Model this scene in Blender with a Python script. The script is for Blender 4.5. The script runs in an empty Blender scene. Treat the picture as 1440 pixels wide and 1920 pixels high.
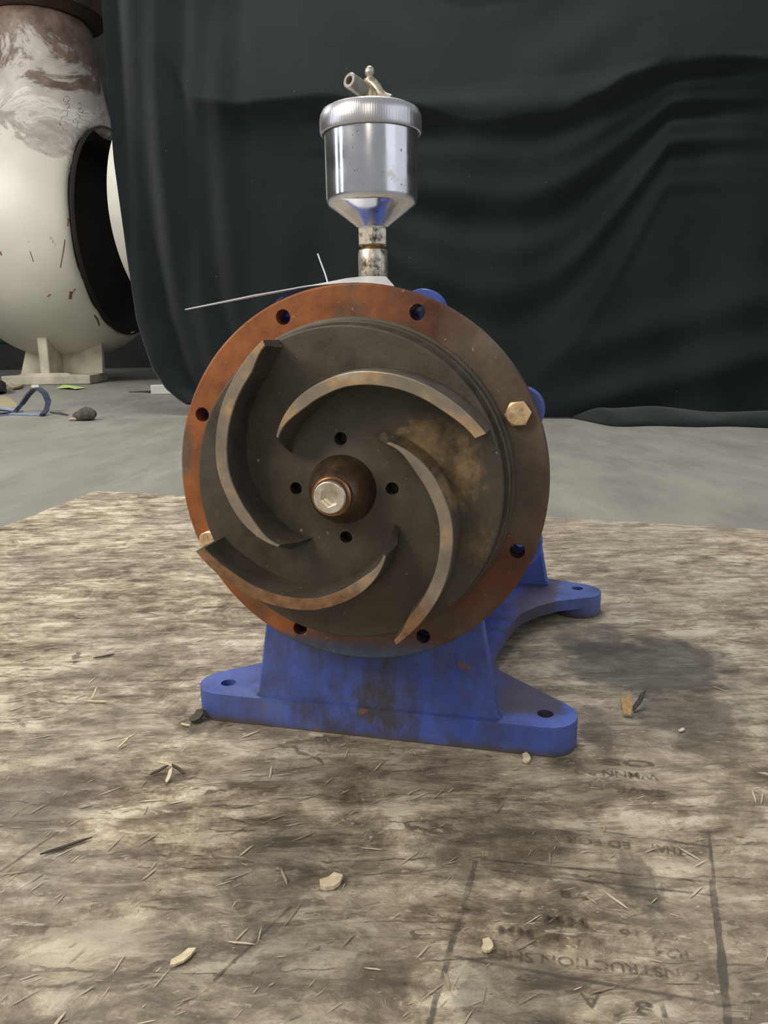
import bpy, bmesh, math, random
from mathutils import Vector, Matrix
from mathutils.bvhtree import BVHTree
import numpy as np
random.seed(7)
S = bpy.context.scene
COL = S.collection
PI = math.pi

# ------------------------------------------------------------------ camera
PITCH, ROLL, CAMH, F = .2225, -.0149, .4006, 1443.0
FWD = Vector((0, math.cos(PITCH), -math.sin(PITCH)))
UP0 = Vector((0, math.sin(PITCH), math.cos(PITCH)))
RT0 = Vector((1, 0, 0))
RT = RT0*math.cos(ROLL) + UP0*math.sin(ROLL)
UP = -RT0*math.sin(ROLL) + UP0*math.cos(ROLL)
CO = Vector((0, 0, CAMH))
cam = bpy.data.cameras.new('camera')
cam.sensor_fit = 'VERTICAL'
cam.sensor_height = 32.0
cam.lens = 32.0*F/1920
cam.clip_start = .01
camo = bpy.data.objects.new('camera', cam)
COL.objects.link(camo)
camo.matrix_world = Matrix(((RT.x, UP.x, -FWD.x, CO.x), (RT.y, UP.y, -FWD.y, CO.y), (RT.z, UP.z, -FWD.z, CO.z), (0, 0, 0, 1)))
S.camera = camo

def ray(x, y):
    return FWD + RT*((x-720)/F) - UP*((y-960)/F)
def onz(x, y, z=0.0):
    r = ray(x, y)
    return CO + r*((z-CAMH)/r.z)
def atd(x, y, d):
    return CO + ray(x, y)*d

# ------------------------------------------------------------------ light
S.view_settings.view_transform = 'Standard'
S.view_settings.look = 'None'
S.view_settings.gamma = 1
S.view_settings.exposure = 0.0
S.view_settings.use_curve_mapping = False
w = bpy.data.worlds.new('warehouse_air')
S.world = w
w.use_nodes = True
w.node_tree.nodes['Background'].inputs[0].default_value = (.93, .97, 1.0, 1)
w.node_tree.nodes['Background'].inputs[1].default_value = .30

def area(name, loc, tgt, sx, sy, power, color):
    l = bpy.data.lights.new(name, 'AREA')
    l.shape = 'RECTANGLE'
    l.size, l.size_y, l.energy, l.color = sx, sy, power, color
    o = bpy.data.objects.new(name, l)
    COL.objects.link(o)
    o.location = loc
    d = Vector(tgt) - Vector(loc)
    o.rotation_euler = d.to_track_quat('-Z', 'Y').to_euler()
    return o
area('left_bay_lamp', (-2.6, -.9, 2.6), (-.1, .8, .15), 1.6, 1.6, 98, (1.0, .87, .70))
area('right_reflection_light', (4.3, -1.1, 2.0), (0, .7, .5), 5.6, 3.8, 52, (.90, .93, 1.0))  # added area light for the bright wall mirrored in the cup's right side
area('behind_bay_lamp', (-.35, -3.4, 2.7), (0, .7, .4), .7, 2.4, 24, (1.0, .88, .70))
area('left_window', (-4.2, .9, 2.0), (0, .7, .5), .35, 3.0, 15, (.88, .94, 1.0))
area('left_window', (-4.0, -.2, 2.0), (0, .7, .5), .35, 3.0, 15, (.88, .94, 1.0))
area('ceiling_lamp', (-.4, 3.0, 4.6), (.2, 3.0, 0), 3.0, 1.6, 185, (1.0, .97, .92))
area('left_far_lamp', (-5.5, 4.5, 4.2), (-3.6, 8.6, 1.2), 2.0, 2.0, 270, (1.0, .97, .9))

# ------------------------------------------------------------------ node helper
class Mat:
    def __init__(s, name):
        s.m = bpy.data.materials.new(name)
        s.m.use_nodes = True
        s.t = s.m.node_tree
        s.p = s.t.nodes['Principled BSDF']
        s.tc = s.t.nodes.new('ShaderNodeTexCoord')
        s.co = s.tc.outputs['Object']
        s._geo = None
    def L(s, a, b):
        if isinstance(a, (int, float)): b.default_value = a
        elif isinstance(a, (tuple, list)):
            b.default_value = tuple(a) + ((1,) if len(a) == 3 and len(b.default_value) == 4 else ())
        else: s.t.links.new(a, b)
    def map(s, co=None, scale=(1, 1, 1), rot=(0, 0, 0), loc=(0, 0, 0), typ='POINT'):
        n = s.t.nodes.new('ShaderNodeMapping'); n.vector_type = typ
        s.L(co or s.co, n.inputs[0])
        n.inputs['Location'].default_value = loc
        n.inputs['Rotation'].default_value = rot
        n.inputs['Scale'].default_value = scale
        return n.outputs[0]
    def noise(s, scale=5, detail=4, rough=.55, co=None, dist=0, col=False):
        n = s.t.nodes.new('ShaderNodeTexNoise')
        s.L(co or s.co, n.inputs['Vector'])
        n.inputs['Scale'].default_value = scale
        n.inputs['Detail'].default_value = detail
        n.inputs['Roughness'].default_value = rough
        n.inputs['Distortion'].default_value = dist
        return n.outputs['Color' if col else 'Fac']
    def vor(s, scale=5, co=None, feature='F1', out='Color', rnd=1):
        n = s.t.nodes.new('ShaderNodeTexVoronoi'); n.feature = feature
        s.L(co or s.co, n.inputs['Vector'])
        n.inputs['Scale'].default_value = scale
        n.inputs['Randomness'].default_value = rnd
        return n.outputs[out]
    def ramp(s, fac, stops, mode='LINEAR'):
        n = s.t.nodes.new('ShaderNodeValToRGB')
        n.color_ramp.interpolation = mode
        s.L(fac, n.inputs[0])
        e = n.color_ramp.elements
        while len(e) < len(stops): e.new(.5)
        for i, (p, c) in enumerate(stops):
            e[i].position = p
            if isinstance(c, (int, float)): c = (c, c, c)
            e[i].color = tuple(c) + (1,)
        return n.outputs[0]
    def mix(s, f, a, b, mode='MIX'):
        n = s.t.nodes.new('ShaderNodeMix'); n.data_type = 'RGBA'; n.blend_type = mode
        s.L(f, n.inputs['Factor'])
        s.L(a, n.inputs['A']) if not hasattr(a, 'is_output') else s.t.links.new(a, n.inputs[6])
        for v, k in ((a, 6), (b, 7)):
            if isinstance(v, (tuple, list)): n.inputs[k].default_value = tuple(v) + (1,)
            elif isinstance(v, (int, float)): n.inputs[k].default_value = (v, v, v, 1)
            else: s.t.links.new(v, n.inputs[k])
        return n.outputs[2]
    def math(s, op, a, b=0, clamp=False):
        n = s.t.nodes.new('ShaderNodeMath'); n.operation = op; n.use_clamp = clamp
        s.L(a, n.inputs[0]); s.L(b, n.inputs[1])
        return n.outputs[0]
    def sep(s, co=None):
        n = s.t.nodes.new('ShaderNodeSeparateXYZ'); s.L(co or s.co, n.inputs[0])
        return n.outputs
    def blob(s, c, r, wob=.5, wscale=3.0, rot=0, hard=.25, co=None):
        """soft irregular spot: 1 inside, 0 outside"""
        q = s.map(co, loc=c, rot=(0, 0, rot), scale=r, typ='TEXTURE')
        n = s.t.nodes.new('ShaderNodeVectorMath'); n.operation = 'LENGTH'
        s.L(q, n.inputs[0])
        nz = s.math('MULTIPLY', s.math('SUBTRACT', s.noise(wscale, 5, .65, q), .5), wob*2)
        d = s.math('ADD', n.outputs['Value'], nz)
        return s.ramp(d, [(1-hard if hard < 1 else 0, 1), (1.0, 0)])
    def bump(s, h, strength=.3, dist=.01, prev=None):
        n = s.t.nodes.new('ShaderNodeBump')
        s.L(h, n.inputs['Height'])
        n.inputs['Strength'].default_value = strength
        n.inputs['Distance'].default_value = dist
        if prev: s.t.links.new(prev, n.inputs['Normal'])
        return n.outputs[0]
    def out(s, col=None, rough=None, metal=None, normal=None, **kw):
        if col is not None: s.L(col, s.p.inputs['Base Color'])
        if rough is not None: s.L(rough, s.p.inputs['Roughness'])
        if metal is not None: s.L(metal, s.p.inputs['Metallic'])
        if normal is not None: s.t.links.new(normal, s.p.inputs['Normal'])
        for k, v in kw.items(): s.p.inputs[k.replace('_', ' ')].default_value = v
        return s.m
def plain(name, col, rough=.6, metal=0, var=.25, scale=30):
    m = Mat(name)
    n = m.noise(scale, 4, .6)
    a = tuple(c*(1-var) for c in col); b = tuple(min(1, c*(1+var)) for c in col)
    return m.out(m.ramp(n, [(.3, a), (.7, b)]), rough, metal, m.bump(n, .15, .002))

# ------------------------------------------------------------------ mesh helpers
def obj(name, bm, mats, parent=None, smooth=True, ang=35, bevel=0, seg=2):
    me = bpy.data.meshes.new(name)
    bm.to_mesh(me); bm.free()
    for m in (mats if isinstance(mats, list) else [mats]): me.materials.append(m)
    o = bpy.data.objects.new(name, me)
    COL.objects.link(o)
    if parent: o.parent = parent
    if smooth:
        me.polygons.foreach_set('use_smooth', [True]*len(me.polygons))
        me.set_sharp_from_angle(angle=math.radians(ang))
    if bevel:
        b = o.modifiers.new('bevel', 'BEVEL'); b.width = bevel; b.segments = seg; b.limit_method = 'ANGLE'
        b.angle_limit = math.radians(40)
    return o
def tag(o, label=None, cat=None, group=None, kind=None):
    for k, v in (('label', label), ('category', cat), ('group', group), ('kind', kind)):
        if v: o[k] = v
    return o
def empty(name, loc, rz=0):
    o = bpy.data.objects.new(name, None); COL.objects.link(o)
    o.location = loc; o.rotation_euler = (0, 0, rz); o.empty_display_size = .05
    return o
def recalc(bm):
    bmesh.ops.remove_doubles(bm, verts=bm.verts, dist=1e-6)
    bmesh.ops.recalc_face_normals(bm, faces=bm.faces)
    return bm
def lathe(bm, prof, M=None, n=64, closed=False):
    """revolve (r, t) about the z axis, t along z; M places it"""
    M = M or Matrix()
    rings = []
    for r, t in prof:
        if r < 1e-7: rings.append([bm.verts.new(M @ Vector((0, 0, t)))])
        else: rings.append([bm.verts.new(M @ Vector((r*math.cos(2*PI*i/n), r*math.sin(2*PI*i/n), t))) for i in range(n)])
    pairs = list(zip(rings[:-1], rings[1:])) + ([(rings[-1], rings[0])] if closed else [])
    for a, b in pairs:
        for i in range(n):
            j = (i+1) % n
            f = ([a[0]] if len(a) == 1 else [a[i], a[j]]) + ([b[0]] if len(b) == 1 else [b[j], b[i]])
            if len(f) >= 3: bm.faces.new(f)
    return bm
def prism(bm, pts, z0, z1, M=None):
    M = M or Matrix()
    a = [bm.verts.new(M @ Vector((x, y, z0))) for x, y in pts]
    b = [bm.verts.new(M @ Vector((x, y, z1))) for x, y in pts]
    n = len(pts)
    bm.faces.new(a[::-1]); bm.faces.new(b)
    for i in range(n): bm.faces.new((a[i], a[(i+1) % n], b[(i+1) % n], b[i]))
    return bm
def box(bm, x0, x1, y0, y1, z0, z1, M=None):
    return prism(bm, [(x0, y0), (x1, y0), (x1, y1), (x0, y1)], z0, z1, M)
def tube(bm, pts, r, n=10, cap=True, flat=1.0):
    pts = [Vector(p) for p in pts]
    rr = r if isinstance(r, (list, tuple)) else [r]*len(pts)
    rings = []
    for i, p in enumerate(pts):
        d = (pts[min(i+1, len(pts)-1)] - pts[max(i-1, 0)]).normalized()
        ref = Vector((0, 0, 1)) if abs(d.z) < .9 else Vector((1, 0, 0))
        a = d.cross(ref).normalized(); b = d.cross(a)
        rings.append([bm.verts.new(p + a*rr[i]*math.cos(2*PI*k/n) + b*rr[i]*flat*math.sin(2*PI*k/n)) for k in range(n)])
    for A, B in zip(rings[:-1], rings[1:]):
        for k in range(n): bm.faces.new((A[k], A[(k+1) % n], B[(k+1) % n], B[k]))
    if cap: bm.faces.new(rings[0][::-1]); bm.faces.new(rings[-1])
    return bm
def hexp(r, a0=0):
    return [(r*math.cos(a0+PI*i/3), r*math.sin(a0+PI*i/3)) for i in range(6)]
def boolean(bm, others, op='DIFFERENCE'):
    """apply exact booleans to a bmesh, return a new bmesh"""
    recalc(bm)
    me = bpy.data.meshes.new('t'); bm.to_mesh(me); bm.free()
    o = bpy.data.objects.new('t', me); COL.objects.link(o)
    tmp = []
    for c in others:
        recalc(c)
        m2 = bpy.data.meshes.new('c'); c.to_mesh(m2); c.free()
        o2 = bpy.data.objects.new('c', m2); COL.objects.link(o2); tmp.append(o2)
        md = o.modifiers.new('b', 'BOOLEAN'); md.operation = op; md.object = o2; md.solver = 'EXACT'
    dg = bpy.context.evaluated_depsgraph_get(); dg.update()
    ev = o.evaluated_get(dg)
    nb = bmesh.new(); nb.from_mesh(ev.to_mesh())
    ev.to_mesh_clear()
    for q in tmp + [o]:
        d = q.data; bpy.data.objects.remove(q); bpy.data.meshes.remove(d)
    return nb
def sm(a, b, x):
    t = max(0, min(1, (x-a)/(b-a))); return t*t*(3-2*t)

# ------------------------------------------------------------------ materials
FZ = -.06        # warehouse floor level; the board's face is z = 0

# concrete
m = Mat('concrete')
g = m.noise(.9, 6, .6); g2 = m.noise(6, 6, .65, m.map(scale=(1, .35, 1))); g3 = m.noise(60, 3, .7)
c = m.ramp(g, [(.3, (.17, .165, .145)), (.7, (.27, .265, .24))])
c = m.mix(.45, c, m.ramp(g2, [(.3, (.17, .168, .150)), (.72, (.33, .32, .285))]))
c = m.mix(m.ramp(m.noise(2.3, 5, .7, m.map(rot=(0, 0, .5), scale=(1, .2, 1))), [(.60, 0), (.72, .4)]), c, (.44, .44, .42))
M_floor = m.out(c, m.ramp(g2, [(.2, .42), (.8, .7)]), 0, m.bump(g3, .12, .003))

# weathered strand board
def P(x, y): v = onz(x, y); return (v.x, v.y, 0)
m = Mat('weathered_board')
A = m.map(rot=(0, 0, -.55), scale=(1, 4.2, 1))
B = m.map(rot=(0, 0, .10), scale=(1, 5, 1), loc=(3, 1, 0))
D = m.map(rot=(0, 0, -1.15), scale=(1, 4.5, 1), loc=(1, 7, 0))
warp = m.noise(7, 3, .5, col=True); warp2 = m.noise(55, 3, .6, col=True)
def wp(v): return m.mix(.014, m.mix(.05, v, warp), warp2)
A2, B2, D2 = wp(A), wp(B), wp(D)
va = m.t.nodes.new('ShaderNodeSeparateColor'); m.t.links.new(m.vor(15, A2), va.inputs[0])
vb = m.t.nodes.new('ShaderNodeSeparateColor'); m.t.links.new(m.vor(13, B2), vb.inputs[0])
vd = m.t.nodes.new('ShaderNodeSeparateColor'); m.t.links.new(m.vor(19, D2), vd.inputs[0])
pick = m.noise(7, 5, .65)
strand = m.mix(m.ramp(pick, [(.44, 0), (.52, 1)]), va.outputs[0], vb.outputs[0])
strand = m.mix(m.ramp(m.noise(10, 5, .65, m.map(loc=(5, 5, 5))), [(.52, 0), (.58, 1)]), strand, vd.outputs[0])
grain = m.noise(30, 9, .76, m.map(rot=(0, 0, -.72), scale=(.50, 1.6, 1)), dist=.5)
grain2 = m.noise(24, 9, .76, m.map(rot=(0, 0, .2), scale=(.55, 1.3, 1)), dist=.5)
gsel = m.ramp(m.noise(4, 5, .6, m.map(loc=(2, 8, 0))), [(.46, 0), (.54, 1)])
gr = m.mix(gsel, grain, grain2)
blot = m.noise(4, 8, .68); mid = m.noise(14, 8, .74, dist=.8)
val = m.math('ADD', .5, m.math('MULTIPLY', m.math('SUBTRACT', strand, .5), .20))
val = m.math('ADD', val, m.math('MULTIPLY', m.math('SUBTRACT', gr, .5), 1.9))
val = m.math('ADD', val, m.math('MULTIPLY', m.math('SUBTRACT', blot, .5), 1.1))
val = m.math('ADD', val, m.math('MULTIPLY', m.math('SUBTRACT', mid, .5), 1.5))
c = m.ramp(val, [(.10, (.085, .064, .042)), (.32, (.225, .178, .125)), (.48, (.385, .318, .225)), (.60, (.52, .445, .325)), (.78, (.80, .72, .56))])
fleck = m.noise(60, 6, .65, m.map(rot=(0, 0, -.6), scale=(.5, 1.5, 1), loc=(4, 4, 4)), dist=.8)
c = m.mix(m.ramp(fleck, [(.625, 0), (.66, .85)]), c, (.68, .61, .47))
c = m.mix(m.ramp(fleck, [(.335, .8), (.37, 0)]), c, (.085, .066, .045))
crack = m.vor(11, wp(m.map(rot=(0, 0, -.6), scale=(.35, 2.4, 1))), 'DISTANCE_TO_EDGE', 'Distance')
c = m.mix(m.math('MULTIPLY', m.ramp(crack, [(.008, .8), (.022, 0)]), m.ramp(mid, [(.48, 0), (.56, 1)])), c, (.075, .058, .040))
tint = m.noise(2.6, 4, .6, m.map(loc=(9, 2, 0)))
big = m.noise(19, 7, .62, m.map(rot=(0, 0, -.66), scale=(.40, 1.7, 1), loc=(1, 6, 2)), dist=1.0)
c = m.mix(m.ramp(big, [(.60, 0), (.625, .75)]), c, m.mix(.7, c, (.66, .58, .44)))
c = m.mix(m.ramp(big, [(.36, .7), (.385, 0)]), c, m.mix(.7, c, (.13, .10, .07)))
speck = m.noise(150, 4, .6, m.map(rot=(0, 0, -.6), scale=(.6, 1.3, 1)), dist=.5)
c = m.mix(m.ramp(speck, [(.64, 0), (.67, .7)]), c, (.74, .66, .52))
c = m.mix(m.ramp(tint, [(.38, .6), (.6, 0)]), c, m.mix(.7, c, (.29, .265, .225)))
right = m.ramp(m.math('ADD', m.sep()[0], m.math('MULTIPLY', m.math('SUBTRACT', blot, .5), .3)), [(.02, 0), (.32, .55)])  # light falling off to the right, painted into the board colour
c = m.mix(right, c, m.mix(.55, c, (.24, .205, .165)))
DARK_PATCHES = [((1215, 1245), (.100, .075), .75, (.055, .054, .052), .88), ((1110, 1200), (.05, .06), .7, (.075, .070, .062), .7),  # stains, plus a wide faint darker strip in front of the pump base
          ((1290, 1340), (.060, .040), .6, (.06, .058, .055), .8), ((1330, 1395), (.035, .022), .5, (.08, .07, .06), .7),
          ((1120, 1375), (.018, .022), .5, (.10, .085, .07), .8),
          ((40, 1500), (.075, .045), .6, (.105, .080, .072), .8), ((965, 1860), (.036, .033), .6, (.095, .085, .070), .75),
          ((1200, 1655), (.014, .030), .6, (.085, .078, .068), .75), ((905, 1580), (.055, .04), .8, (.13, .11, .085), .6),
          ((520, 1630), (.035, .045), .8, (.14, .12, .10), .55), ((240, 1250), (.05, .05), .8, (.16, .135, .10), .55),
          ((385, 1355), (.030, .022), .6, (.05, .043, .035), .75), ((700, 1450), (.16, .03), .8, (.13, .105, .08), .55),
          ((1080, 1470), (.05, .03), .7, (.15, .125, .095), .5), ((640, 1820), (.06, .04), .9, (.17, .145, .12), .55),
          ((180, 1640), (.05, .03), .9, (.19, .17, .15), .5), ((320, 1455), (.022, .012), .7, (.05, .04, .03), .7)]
for (px, r, wb, col, st) in DARK_PATCHES:
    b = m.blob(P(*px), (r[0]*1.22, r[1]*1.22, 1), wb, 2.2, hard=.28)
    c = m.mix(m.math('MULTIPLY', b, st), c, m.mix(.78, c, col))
hh = m.math('ADD', m.math('MULTIPLY', strand, .35), m.math('ADD', gr, m.math('MULTIPLY', mid, .8)))
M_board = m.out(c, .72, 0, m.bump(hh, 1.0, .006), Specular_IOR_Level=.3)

m = Mat('loose_wood_fibre')
geo = m.t.nodes.new('ShaderNodeNewGeometry')
c = m.ramp(geo.outputs['Random Per Island'], [(0, (.14, .11, .075)), (.3, (.30, .245, .17)), (.6, (.48, .41, .30)), (1, (.74, .66, .51))])
c = m.mix(.5, c, m.mix(.8, c, m.ramp(m.noise(50, 6, .7), [(.3, (.16, .13, .095)), (.7, (.45, .38, .28))])))
M_fibre = m.out(c, .75, 0, m.bump(m.noise(300, 3), .3, .001))
M_split = plain('fresh_split_wood', (.62, .40, .17), .6, 0, .3, 200)
M_chip = plain('pale_wood_chip', (.62, .52, .36), .7, 0, .2, 150)
M_darkchip = plain('dark_bark', (.055, .043, .034), .8, 0, .4, 150)
M_pallet = plain('pallet_wood', (.24, .18, .11), .8, 0, .3, 12)

m = Mat('worn_stencil_ink')
n = m.ramp(m.noise(55, 5, .7), [(.36, 0), (.54, .62)])
m.L(n, m.p.inputs['Alpha'])
M_ink = m.out((.085, .066, .048), .8)
m = Mat('saw_scored_line')
n = m.ramp(m.noise(30, 5, .7), [(.38, .1), (.60, .75)])
m.L(n, m.p.inputs['Alpha'])
M_line = m.out((.085, .078, .070), .8)

# rusty flange (object space: x right, z up, origin on the board)
m = Mat('rusty_flange')
x, y, z = m.sep()
n1 = m.noise(22, 6, .65); n2 = m.noise(9, 5, .6, dist=.3); n3 = m.noise(180, 3, .7)
rust = m.ramp(n1, [(.28, (.125, .038, .014)), (.5, (.28, .095, .030)), (.72, (.42, .150, .048))])
dull = m.ramp(n1, [(.28, (.060, .045, .033)), (.55, (.115, .088, .065)), (.75, (.18, .145, .11))])
red = m.ramp(n1, [(.28, (.070, .024, .015)), (.6, (.150, .052, .030)), (.8, (.21, .090, .055))])
s = m.math('ADD', m.math('MULTIPLY', x, 5), m.math('MULTIPLY', m.math('SUBTRACT', n2, .5), 1.0))
c = m.mix(m.ramp(s, [(.02, 0), (.30, 1)]), rust, red)
c = m.mix(m.ramp(m.math('ADD', n2, m.math('MULTIPLY', x, .5)), [(.52, 0), (.60, .9)]), c, dull)
for cx, cz, rx, rz in ((.105, .385, .045, .05), (.135, .33, .02, .05), (-.165, .30, .012, .03), (.15, .27, .012, .06)):
    q = m.t.nodes.new('ShaderNodeCombineXYZ'); m.t.links.new(x, q.inputs[0]); m.t.links.new(z, q.inputs[1])
    c = m.mix(m.math('MULTIPLY', m.blob((cx, cz, 0), (rx, rz, 1), .5, 2, co=q.outputs[0], hard=.5), .85), c, dull)
zb = m.math('ADD', z, m.math('MULTIPLY', m.math('SUBTRACT', n2, .5), .05))
c = m.mix(m.ramp(zb, [(.118, 1), (.132, 0)]), c, m.ramp(n1, [(.3, (.045, .055, .075)), (.7, (.085, .115, .19))]))
c = m.mix(m.ramp(m.noise(140, 2, .5), [(.70, 0), (.76, .6)]), c, (.45, .33, .25))
M_flange = m.out(c, m.ramp(n1, [(.3, .45), (.7, .65)]), .25, m.bump(m.math('ADD', n1, m.math('MULTIPLY', n3, .5)), .25, .0015))

# cast impeller
m = Mat('cast_impeller')
n1 = m.noise(30, 6, .65); n2 = m.noise(11, 5, .6); n3 = m.noise(260, 3, .7)
x, y, z = m.sep()
c = m.ramp(n1, [(.3, (.052, .044, .034)), (.7, (.100, .086, .066))])
c = m.mix(m.ramp(n2, [(.5, 0), (.72, .5)]), c, (.095, .088, .078))
q = m.t.nodes.new('ShaderNodeCombineXYZ'); m.t.links.new(x, q.inputs[0]); m.t.links.new(z, q.inputs[1])
for cx, cz, rx, rz, st in ((.078, .320, .036, .022, .9), (.100, .292, .022, .034, .9), (.115, .232, .014, .022, .5)):
    b = m.blob((cx, cz, 0), (rx, rz, 1), 1.0, 3.5, co=q.outputs[0], hard=.6)
    c = m.mix(m.math('MULTIPLY', b, st), c, m.ramp(n1, [(.36, (.06, .045, .025)), (.5, (.20, .135, .07)), (.66, (.33, .235, .12))]))
c = m.mix(m.ramp(m.noise(150, 2, .5), [(.73, 0), (.78, .8)]), c, (.36, .34, .30))
M_imp = m.out(c, m.ramp(n1, [(.3, .42), (.7, .6)]), .35, m.bump(m.math('ADD', m.math('MULTIPLY', n1, .6), n3), .22, .0012))
m = Mat('worn_vane_edge')
n1 = m.noise(26, 5, .6); n2 = m.noise(90, 5, .7)
c = m.ramp(n1, [(.36, (.19, .165, .135)), (.52, (.27, .225, .17)), (.60, (.42, .29, .16)), (.68, (.44, .40, .33))])
x, y, z = m.sep()
lowrust = m.ramp(m.math('ADD', m.math('ADD', z, m.math('MULTIPLY', x, .25)), m.math('MULTIPLY', m.math('SUBTRACT', n1, .5), .05)), [(.195, 1), (.215, 0)])
c = m.mix(m.math('MULTIPLY', lowrust, .85), c, m.ramp(n2, [(.3, (.10, .040, .018)), (.7, (.33, .17, .075))]))
M_edge = m.out(c, .5, .3, m.bump(n2, .2, .001))
m = Mat('oily_hub')
n1 = m.noise(60, 5, .65)
c = m.ramp(n1, [(.3, (.06, .038, .025)), (.6, (.12, .080, .052)), (.8, (.24, .17, .13))])
M_hub = m.out(c, m.ramp(n1, [(.3, .22), (.7, .42)]), .55, m.bump(n1, .2, .001))
m = Mat('bright_screw')
n1 = m.noise(90, 3, .6)
M_screw = m.out(m.ramp(n1, [(.3, (.62, .52, .40)), (.6, (.88, .82, .72))]), .28, .85)
M_copper = plain('coppery_collar', (.40, .23, .14), .3, .9, .3, 80)
m = Mat('zinc_plated_bolt')
n1 = m.noise(120, 4, .6)
M_bolt = m.out(m.ramp(n1, [(.3, (.50, .34, .18)), (.65, (.82, .62, .38)), (.8, (.9, .8, .62))]), m.ramp(n1, [(.3, .3), (.7, .5)]), .55, m.bump(n1, .3, .001))

# blue paint
def blue(name, dirt=0.0, streak=True):
    m = Mat(name)
    n1 = m.noise(16, 6, .65); n2 = m.noise(70, 4, .6)
    x, y, z = m.sep()
    c = m.ramp(n1, [(.3, (.035, .075, .36)), (.7, (.075, .135, .52))])
    dust = m.ramp(m.noise(7, 5, .65), [(.42, 0), (.66, .55)])
    c = m.mix(dust, c, (.105, .130, .24))
    if dirt:
        # grime run down the middle of the front face from the flange drip
        cx = m.math('ABSOLUTE', m.math('SUBTRACT', m.math('ADD', x, m.math('MULTIPLY', m.math('SUBTRACT', m.noise(14, 3), .5), .05)), .005))
        run = m.ramp(cx, [(.0, 1), (.055, .85), (.15, .5)])
        run = m.math('MULTIPLY', run, m.ramp(m.noise(20, 7, .72, m.map(scale=(1.3, 1, .65))), [(.42, .08), (.60, .95)]))
        c = m.mix(m.math('MULTIPLY', run, dirt, True), c, (.055, .048, .040))
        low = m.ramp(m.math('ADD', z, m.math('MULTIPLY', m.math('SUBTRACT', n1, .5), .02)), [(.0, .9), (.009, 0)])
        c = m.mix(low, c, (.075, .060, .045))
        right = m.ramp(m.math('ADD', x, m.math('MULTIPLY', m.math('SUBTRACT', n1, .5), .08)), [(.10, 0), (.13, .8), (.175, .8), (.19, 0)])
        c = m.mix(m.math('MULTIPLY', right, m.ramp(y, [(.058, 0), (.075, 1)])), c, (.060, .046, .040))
    chips = m.ramp(m.noise(38, 5, .7), [(.655, 0), (.675, .9)])
    c = m.mix(chips, c, (.17, .085, .045))
    return m.out(c, m.ramp(n1, [(.3, .35), (.7, .55)]), 0, m.bump(m.math('ADD', n1, m.math('MULTIPLY', n2, .3)), .2, .002))
M_blue = blue('blue_paint')
M_bluedirty = blue('grimy_blue_paint', 1.0)

# oiler metals
m = Mat('polished_cup_metal')
n1 = m.noise(260, 2, .5); n2 = m.noise(45, 4, .6)
c = m.mix(m.ramp(n1, [(.70, 0), (.74, .8)]), (.74, .75, .80), (.16, .10, .06))
c = m.mix(m.ramp(n2, [(.62, 0), (.76, .7)]), c, (.42, .33, .22))
M_cup = m.out(c, m.ramp(n2, [(.3, .13), (.7, .26)]), .95, m.bump(n2, .06, .001))
m = Mat('dull_lid_metal')
n2 = m.noise(70, 5, .65)
wv = m.t.nodes.new('ShaderNodeTexWave'); wv.wave_type = 'BANDS'; wv.inputs['Scale'].default_value = 160
m.t.links.new(m.map(scale=(1, 1, 0)), wv.inputs[0])
c = m.mix(m.ramp(n2, [(.62, 0), (.72, .75)]), (.66, .66, .70), (.32, .25, .18))
M_lid = m.out(c, .30, .9, m.bump(wv.outputs[0], .08, .0006))
m = Mat('tarnished_fitting')
n2 = m.noise(110, 5, .7)
M_fit = m.out(m.ramp(n2, [(.38, (.10, .075, .05)), (.50, (.50, .45, .38)), (.7, (.72, .68, .60))]), m.ramp(n2, [(.35, .6), (.6, .32)]), .8, m.bump(n2, .2, .001))
M_brass = plain('dirty_brass', (.42, .30, .14), .38, .85, .4, 150)
M_valve = plain('tarnished_valve_brass', (.46, .38, .25), .36, .8, .5, 120)
M_pipe = plain('grey_nipple', (.30, .28, .25), .5, .5, .25, 120)
M_tag = plain('white_tag_plastic', (.78, .79, .84), .35, 0, .03, 60)

# curtain
m = Mat('black_backdrop_cloth')
n1 = m.noise(3, 4, .6); n2 = m.noise(500, 2, .6)
c = m.ramp(n1, [(.3, (.0075, .0115, .0125)), (.7, (.0110, .0160, .0175))])
c = m.mix(m.ramp(m.vor(9, feature='F1', out='Distance'), [(.012, 1), (.02, 0)]), c, (.25, .25, .24))
M_cloth = m.out(c, .92, 0, m.bump(n2, .2, .002), Specular_IOR_Level=.15, Sheen_Weight=.12, Sheen_Roughness=.5)

# far casing
m = Mat('flaking_cream_paint')
x, y, z = m.sep()
n1 = m.noise(1.6, 8, .66, dist=.6); n2 = m.noise(7, 6, .7); n3 = m.noise(.8, 4, .5)
c = m.ramp(n3, [(.3, (.44, .425, .37)), (.7, (.60, .58, .52))])
up = m.ramp(m.math('ADD', z, m.math('MULTIPLY', m.math('SUBTRACT', n1, .5), 2.4)), [(1.9, 0), (2.35, 1)])
nn = m.t.nodes.new('ShaderNodeMapRange'); nn.inputs[1].default_value = 1.55; nn.inputs[2].default_value = 3.9
m.t.links.new(m.math('ADD', z, m.math('MULTIPLY', m.math('SUBTRACT', m.noise(1.1, 9, .72, dist=.9), .5), 3.8)), nn.inputs[0])
c = m.mix(m.ramp(nn.outputs[0], [(.36, 0), (.42, .85)]), c, m.ramp(n2, [(.35, (.22, .19, .175)), (.6, (.34, .30, .28))]))
c = m.mix(m.ramp(nn.outputs[0], [(.50, 0), (.58, .75), (.64, .2)]), c, (.62, .60, .55))
c = m.mix(m.ramp(nn.outputs[0], [(.76, 0), (.84, .9)]), c, m.ramp(n2, [(.4, (.07, .035, .022)), (.6, (.15, .09, .065))]))
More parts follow.
